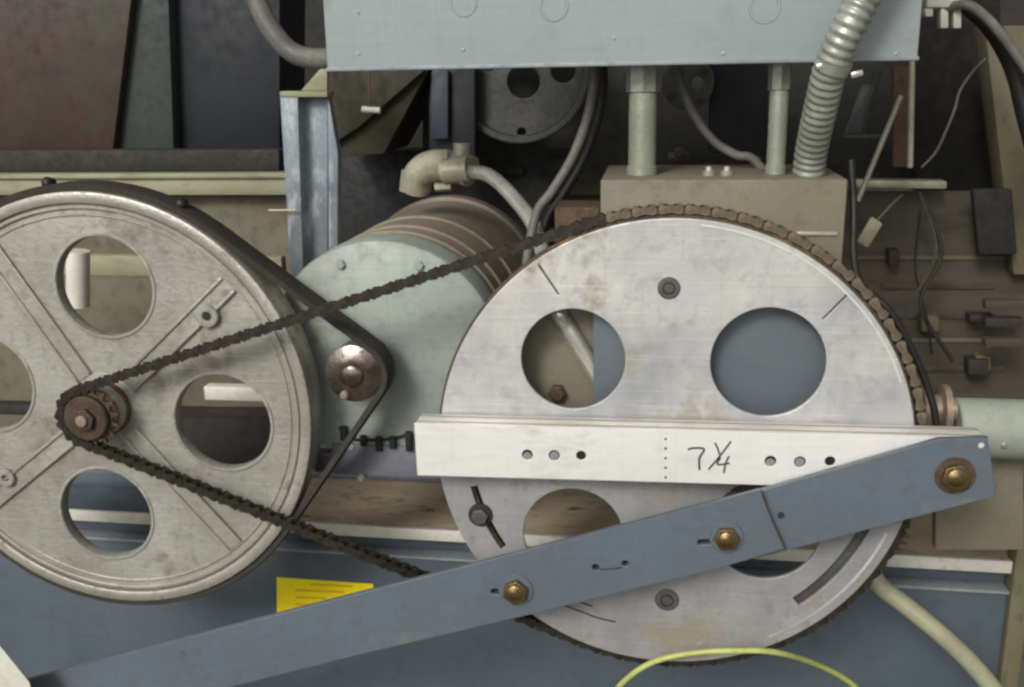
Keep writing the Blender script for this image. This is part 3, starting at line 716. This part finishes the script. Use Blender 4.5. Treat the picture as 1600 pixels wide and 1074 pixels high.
# ------------------------------------------------------------------ cables
def cable(name, pts, rp, m, label, cat='cable', **k):
    o = ptube(name, pts, rp, m, None, **k); tag(o, label, cat); return o
cable('cable', [(926, 90, .17), (927, 130, .17), (917, 185, .17), (895, 245, .17), (862, 300, .17), (838, 335, .17), (822, 420, .16), (820, 520, .16)], 7.5, 'grey_cable', 'grey cable dropping from the grey box and curving left behind the disc')
cable('cable', [(942, 90, .21), (942, 140, .21), (932, 195, .21), (912, 250, .21), (880, 305, .21), (855, 345, .21), (835, 430, .2)], 7, 'black_rubber', 'black cable running just beside the grey cable under the box')
cable('cable', [(1052, 95, .2), (1065, 135, .2), (1085, 180, .2), (1115, 220, .2), (1150, 242, .2), (1178, 250, .2), (1215, 300, .2)], 7, 'grey_cable', 'thin grey cable sagging between the two upright pipes')
cable('cable', [(382, -60, .5), (405, 10, .5), (430, 55, .5), (462, 85, .5), (510, 92, .48), (560, 80, .45)], 16, 'grey_cable', 'thick grey cable curving into the left end of the grey box')
cable('cable', [(1330, 250, .09), (1334, 330, .08), (1334, 400, .05), (1345, 445, .026), (1388, 484, .016), (1424, 545, .016), (1451, 610, .016), (1463, 670, .016), (1455, 770, .02)], 6, 'black_rubber', 'thin black line following the outside of the chain at the right')  # plain black tube along the chain's outer edge
cable('cable', [(1440, -60, .4), (1510, 5, .4), (1550, 45, .4), (1585, 110, .4), (1605, 190, .4), (1640, 320, .4)], 15, 'black_rubber', 'thick black cable arching down in the top right corner')
cable('cable', [(1480, 12, .38), (1512, 8, .36), (1545, 32, .36), (1580, 75, .36), (1625, 140, .36)], 8, 'grey_cable', 'grey cable plugged into the white connector in the top right corner')
cable('wire', [(1540, 92, .5), (1520, 112, .5), (1500, 142, .5), (1492, 170, .5), (1478, 205, .5), (1462, 238, .5), (1440, 262, .5)], 2.2, 'grey_cable', 'very thin pale wire hanging in front of the dark panel at the right', 'wire')
cable('hose', [(1355, 880, .18), (1375, 915, .165), (1420, 950, .15), (1480, 1000, .13), (1530, 1050, .12), (1580, 1115, .11)], 14, 'cream_hose', 'cream plastic hose hanging below the disc at the lower right', 'hose', seg=16)
cable('wire', [(940, 1110, -.02), (975, 1065, -.02), (1020, 1035, -.02), (1080, 1021, -.02), (1150, 1017, -.02), (1215, 1020, -.01), (1280, 1040, .05), (1330, 1068, .08), (1370, 1110, .1)], 4.4, 'yellow_wire', 'thin yellow green wire arching under the bottom of the disc', 'wire')
# white connector block
cn = thing('connector_block', W(1478, 20, .37), 'white plastic connector block with prongs at the top right beside the grey box', 'connector')
slab('block_body', [(1448, 12), (1504, 12), (1504, -40), (1448, -40)], .37, .04, 'white_plastic', cn)
for a in (1452, 1476, 1496):
    slab('prong', [(a - 6, 44 if a > 1460 else 26), (a + 6, 44 if a > 1460 else 26), (a + 6, 12.5), (a - 6, 12.5)], .375, .02, 'white_plastic', cn, .001)
# rods behind the box at the right
def rod(name, p0, p1, rp, m, label):
    o = ptube(name, [p0, p1], rp, m, None, sm=False, seg=8); tag(o, label, 'rod')
rod('metal_rod', (1408, 150, .45), (1340, 315, .42), 4.5, 'wire_light', 'bright slanting rod under the right end of the grey box')
rod('metal_rod', (1425, 95, .42), (1422, 262, .42), 5, 'fitting', 'pale upright rod under the right end of the grey box')
rod('metal_rod', (1372, 110, .6), (1345, 215, .6), 6, 'flange_grey', 'dull grey slanting rod behind the ribbed hose')

# galvanised channel post at the left
YV = .36
ch = thing('channel_post', W(480, 300, YV), 'upright galvanised steel channel post left of the motor', 'post')
q0, q1 = W(440, 145, YV), W(455, 430, YV)
slab('front_flange', [(455, 440), (474, 440), (465, 147), (437, 147)], YV, .006, 'galvanised', ch, .001)
slab('web', [(474, 440), (512, 440), (512, 147), (466, 147)], YV + .03, .006, 'galvanised', ch, .001)
slab('rear_flange', [(514, 440), (527, 440), (528, 240), (512, 147)], YV + .012, .02, 'galvanised', ch, .001)
slab('top_plate', [(437, 152), (511, 152), (511, 143), (437, 143)], YV - .002, .04, 'cream_rail', ch, .001)
slab('gusset', [(470, 142), (511, 142), (511, 108), (500, 108)], YV + .01, .01, 'cream_rail', ch, .001)
rod('metal_rod', (420, 329, YV - .01), (462, 329, YV - .01), 2, 'wire_light', 'short thin pin sticking out left of the galvanised post')

# ------------------------------------------------------------------ shaft and hub at the right
sh = thing('roller_shaft', W(1540, 660, .10), 'pale green round shaft housing leaving the picture at the right edge', 'shaft')
c0 = W(1490, 668, .10); rsh = R_at(1540, 665, 47, .10); x1 = W(1700, 668, .10).x
lathe('tube', (c0.x, .10, c0.z), [(0, 0), (rsh - .002, 0), (rsh, .002), (rsh, x1 - c0.x), (0, x1 - c0.x)], 'pale_green', sh, seg=48, axis='X')
hx = W(1440, 610, .09)
lathe('bearing_hub', (hx.x, .10, W(1460, 640, .10).z), [(0, 0), (.026, 0), (.030, .003), (.030, .012), (.020, .014), (.020, .026), (.034, .028), (.034, .036), (.016, .038), (.016, .046)], 'hub_worn', sh, seg=32, axis='X')
q = W(1570, 697, .06); lathe('pale_dot', (q.x, .065, q.z), disc_prof(.0045, -.006, 0, .002), 'conduit', sh, seg=12)  # small pale dot on the tube
slab('saddle', [(1462, 700), (1600, 700), (1600, 860), (1462, 860)], .13, .02, 'cover_paint', sh)

# ------------------------------------------------------------------ things behind, left
def back(name, quad, Y, th, m, label, cat, bev=.003):
    o = slab(name, quad, Y, th, m, None, bev); return tag(o, label, cat)
rd = back('door', [(-400, 232), (176, 236), (222, -140), (-400, -140)], 1.35, .03, 'red_door', 'dark reddish brown metal door panel in the upper left background', 'door')
back('cabinet', [(180, 250), (272, 250), (258, -140), (224, -140)], 1.38, .1, 'grey_green_dark', 'narrow dark grey green cabinet side between the reddish door and navy panel', 'cabinet')
back('cabinet', [(273, 245), (437, 245), (437, -140), (259, -140)], 1.42, .2, 'navy', 'dark navy cabinet behind the thick grey cable at the left', 'cabinet')
back('beam', [(-400, 272), (436, 268), (436, 234), (-400, 236)], 1.28, .05, 'dark_machine', 'dark horizontal beam above the cream rail at the left', 'beam')
# long cream rail behind everything
YR = 1.2
zr1, zr0 = W(300, 271, YR).z, W(300, 305, YR).z
rl = thing('guard_rail', (0, YR, zr0), 'long cream horizontal rail running behind the whole machine', 'rail')
box('rail_face', (W(-500, 300, YR).x, YR, zr0), (W(1478, 290, YR).x, YR + .04, zr1 - .012), 'cream_rail', rl, bev=.002)
box('rail_lip', (W(-500, 300, YR).x, YR - .012, zr1 - .0115), (W(1478, 290, YR).x, YR + .04, zr1), 'cream_rail', rl, bev=.002)
# wall below the rail, and lower rails seen through the pulley holes
tk = thing('rear_cabinet', (0, YR + .1, 0), 'plain olive brown steel casing below the cream rail behind the pulley', 'casing')
box('casing', (-4, YR + .05, .02), (W(1700, 500, YR).x, YR + .3, zr0 - .004), 'olive_wall', tk, bev=.004)
Yh = .85
for (b0, b1, m_, lab) in ((400, 432, 'cream_rail', 'cream rail seen through the top hole of the pulley'), (601, 622, 'white_edge', 'bright pale rail seen through the right hole of the pulley'), (638, 655, 'dark_machine', 'dark rail seen through the side holes of the pulley')):
    p, q = W(200, b0, Yh), W(200, b1, Yh)
    o = box('cross_rail', (-1.6 if b0 != 601 else W(318, 610, Yh).x, Yh, q.z), (W(455, 600, Yh).x, Yh + .03, p.z), m_, None, bev=.003); tag(o, lab, 'rail')
    if b0 == 400: Yh = .7
    elif b0 == 601: Yh = .69
o = ptube('canister', [(122, 478, .6), (122, 392, .6)], 17, 'white_plastic', None, sm=False, seg=20); tag(o, 'pale upright canister seen through the top hole of the pulley', 'canister')
o = slab('rear_box', [(250, 735), (440, 735), (440, 655), (250, 655)], .62, .08, 'dark_machine'); tag(o, 'dark box seen low through the right hole of the pulley', 'box')
back('splash_plate', [(-300, 790), (300, 803), (300, 738), (-300, 728)], .42, .01, 'panel_paint', 'blue grey upright plate seen through the bottom hole of the pulley', 'plate')

# ------------------------------------------------------------------ things behind, middle
ob = thing('olive_box', W(590, 170, .7), 'dark olive sheet metal box under the left end of the grey box', 'box')
slab('box_side', [(500, 250), (600, 240), (672, 105), (672, 20), (500, 20)][:4], .72, .2, 'olive_dark', ob)
slab('box_front', [(505, 235), (560, 200), (665, 108), (505, 96)], .70, .015, 'olive_dark', ob)
ptube('hanging_wire', [(575, 95, .66), (577, 130, .66), (577, 168, .66)], 1.8, 'copper_rust', ob, seg=6)
ptube('wire_tag', [(566, 171, .66), (594, 173, .66)], 5, 'white_plastic', ob, seg=8, sm=False)
back('dark_drum', [(515, 420), (860, 420), (860, 235), (515, 235)], .95, .1, 'black_iron', 'black machine casing directly behind the motor', 'casing')
back('machine_post', [(670, 280), (742, 280), (742, 90), (670, 90)], .75, .05, 'navy', 'dark blue upright post behind the motor fittings', 'post')
back('strip', [(673, 218), (700, 218), (700, 105), (673, 105)], .73, .01, 'slate_blue', 'narrow slate blue strip on the dark post behind the motor', 'strip')
fl = thing('far_pulley', W(815, 130, .8), 'dark grey cast pulley far behind under the grey box', 'pulley')
q = W(812, 112, .8); r = R_at(812, 112, 112, .8)
hh = [circ(pw(818, 128, .8), R_at(818, 128, 26, .8), 28), circ(pw(815, 207, .8), R_at(815, 207, 7, .8), 16), circ(pw(760, 90, .8), R_at(760, 90, 22, .8), 24), circ(pw(880, 110, .8), R_at(880, 90, 20, .8), 24)]
plate('web', circ((q.x, q.z), r * .9, 64), hh, .80, .81, 'flange_grey', fl, bev=.003)
lathe('rim', (q.x, .80, q.z), ring_prof(r * .9, r, -.012, .03, .003), 'flange_grey', fl, seg=64)
f2 = thing('bearing_flange', W(1075, 140, .7), 'small dark grey bearing flange between the two upright pipes', 'flange')
q = W(1075, 130, .7); r = R_at(1075, 130, 42, .7)
plate('flange', circ((q.x, q.z), r, 40), [circ((q.x + r * .35, q.z), r * .25, 20)], .70, .715, 'flange_grey', f2, bev=.003)
for k in range(4):
    a = .6 + k * math.pi / 2; hexhead('flange_bolt', Vector((q.x + r * .75 * math.cos(a), 0, q.z + r * .75 * math.sin(a))), r * .12, .69, .6995, 'hub_steel', f2)
back('cabinet', [(1110, 240), (1200, 240), (1200, 60), (1110, 60)], .72, .06, 'navy', 'dark navy panel between the upright pipes under the grey box', 'cabinet')
mb = thing('rear_machine', W(900, 260, .9), 'rear machine body under the grey box, coloured near black for the shade there', 'machine')
slab('body', [(660, 282), (1440, 282), (1440, 40), (660, 40)], .95, .1, 'dark_machine', mb)
for k in range(9):
    a = 690 + k * 84 + random.uniform(-20, 20); b = random.uniform(225, 262)
    slab('fitting', [(a, b + 12), (a + 34, b + 12), (a + 34, b), (a, b)], .93 - .004 * k, .015, random.choice(['dark_machine', 'flange_grey', 'near_black', 'black_iron']), mb)
for (a, b, r_) in ((1062, 238, 9), (1180, 252, 8), (1205, 240, 6)):
    q = W(a, b, .9); lathe('valve_knob', (q.x, .9, q.z), disc_prof(R_at(a, b, r_, .9), -.02, 0, .003), 'fitting' if r_ < 9 else 'hub_steel', mb, seg=14)

# ------------------------------------------------------------------ things behind, right
back('slanted_plate', [(1318, 210), (1345, 210), (1368, 132), (1345, 132)], .55, .01, 'gunmetal', 'small grey slanted plate behind the ribbed hose', 'plate')
back('rusty_bracket', [(1395, 262), (1428, 262), (1432, 104), (1395, 104)], .5, .012, 'copper_rust', 'rusty brown bracket under the right corner of the grey box', 'bracket')
back('ledge', [(1318, 218), (1382, 218), (1382, 211), (1318, 211)], .53, .04, 'flange_grey', 'thin grey ledge under the slanted plate', 'ledge')
back('upright_panel', [(1430, 300), (1568, 300), (1562, -120), (1430, -120)], .75, .05, 'pitch', 'very dark upright panel right of the grey box', 'panel')
col_ = back('column', [(1584, 430), (1720, 430), (1660, 40), (1538, 40)], .56, .06, 'khaki', 'khaki painted upright column at the right edge', 'column')
back('black_cover', [(1530, 398), (1590, 398), (1582, 296), (1520, 296)], .53, .02, 'near_black', 'small black cover on the khaki column', 'cover')
vt = thing('vent_panel', W(1450, 500, .6), 'brown ribbed vent panel right of the disc', 'vent')
slab('panel', [(1300, 735), (1640, 735), (1640, 300), (1300, 300)], .60, .02, 'vent_brown', vt)
for k in range(6):
    b = 400 + k * 43; x0 = 1340 + (k * 37) % 60
    slab('vent_rib', [(x0, b + 7 + (k % 3) * 3), (1585 - (k * 29) % 50, b + 7 + (k % 3) * 3), (1585 - (k * 29) % 50, b), (x0, b)], .596, .0038, 'vent_brown' if k % 3 else 'olive_wall', vt)
for b in (470, 498, 530):
    slab('vent_slat', [(1540, b + 14), (1600, b + 14), (1600, b), (1540, b)], .50, .02, 'dark_machine' if b == 498 else 'vent_brown', vt)
cl_ = thing('cable_bundle', W(1500, 450, .5), 'tangle of dark hoses and brackets hanging in front of the ribbed vent panel', 'hoses')
rr_ = random.Random(3)
for k in range(3):
    x0, y0 = 1470 + rr_.uniform(-70, 90), 300 + rr_.uniform(-10, 60)
    ptube('hanging_hose', [(x0, y0, .52), (x0 + rr_.uniform(-30, 30), y0 + 90, .50), (x0 + rr_.uniform(-50, 50), y0 + 170, .49), (x0 + rr_.uniform(-70, 70), y0 + rr_.uniform(220, 300), .52)], rr_.uniform(1.8, 4.5), rr_.choice(['dark_machine', 'near_black', 'vent_brown']), cl_, seg=8)
for k in range(7):
    x0, y0 = 1370 + rr_.uniform(0, 200), 400 + rr_.uniform(-40, 190); w_, h_ = rr_.uniform(10, 40), rr_.uniform(8, 26)
    slab('bracket', [(x0, y0 + h_), (x0 + w_, y0 + h_), (x0 + w_, y0), (x0, y0)], .545 + .003 * k, .03, rr_.choice(['vent_brown', 'dark_machine', 'khaki']), cl_)
tg = back('cable_tag', [(1338, 378), (1356, 388), (1380, 350), (1362, 338)], .3, .004, 'cream_rail', 'small cream tag tied beside the thin black line', 'tag')
ptube('tag_string', [(1370, 345, .302), (1395, 318, .34), (1410, 305, .4)], 2, 'grey_cable', tg, seg=6)
rl2 = back('short_rail', [(1335, 294), (1480, 296), (1480, 283), (1335, 281)], .55, .03, 'fitting', 'short pale rail right of the brown cover', 'rail')

# pale plate corner at the lower left
pc = hexa('corner_plate', [W(-60, 1120, -.12), W(60, 1120, -.12), W(46, 1066, -.12), W(-60, 935, -.12), W(-60, 1120, -.105), W(60, 1120, -.105), W(46, 1066, -.105), W(-60, 935, -.105)], 'white_edge', None, .002)
tag(pc, 'pale plate with a slanted edge in the lower left corner', 'plate')

# back wall
bw = box('back_wall', (-8, 2.6, .0), (8, 2.8, 5), 'dark_machine', None); tag(bw, 'dark wall of the shed far behind the machine', 'wall')
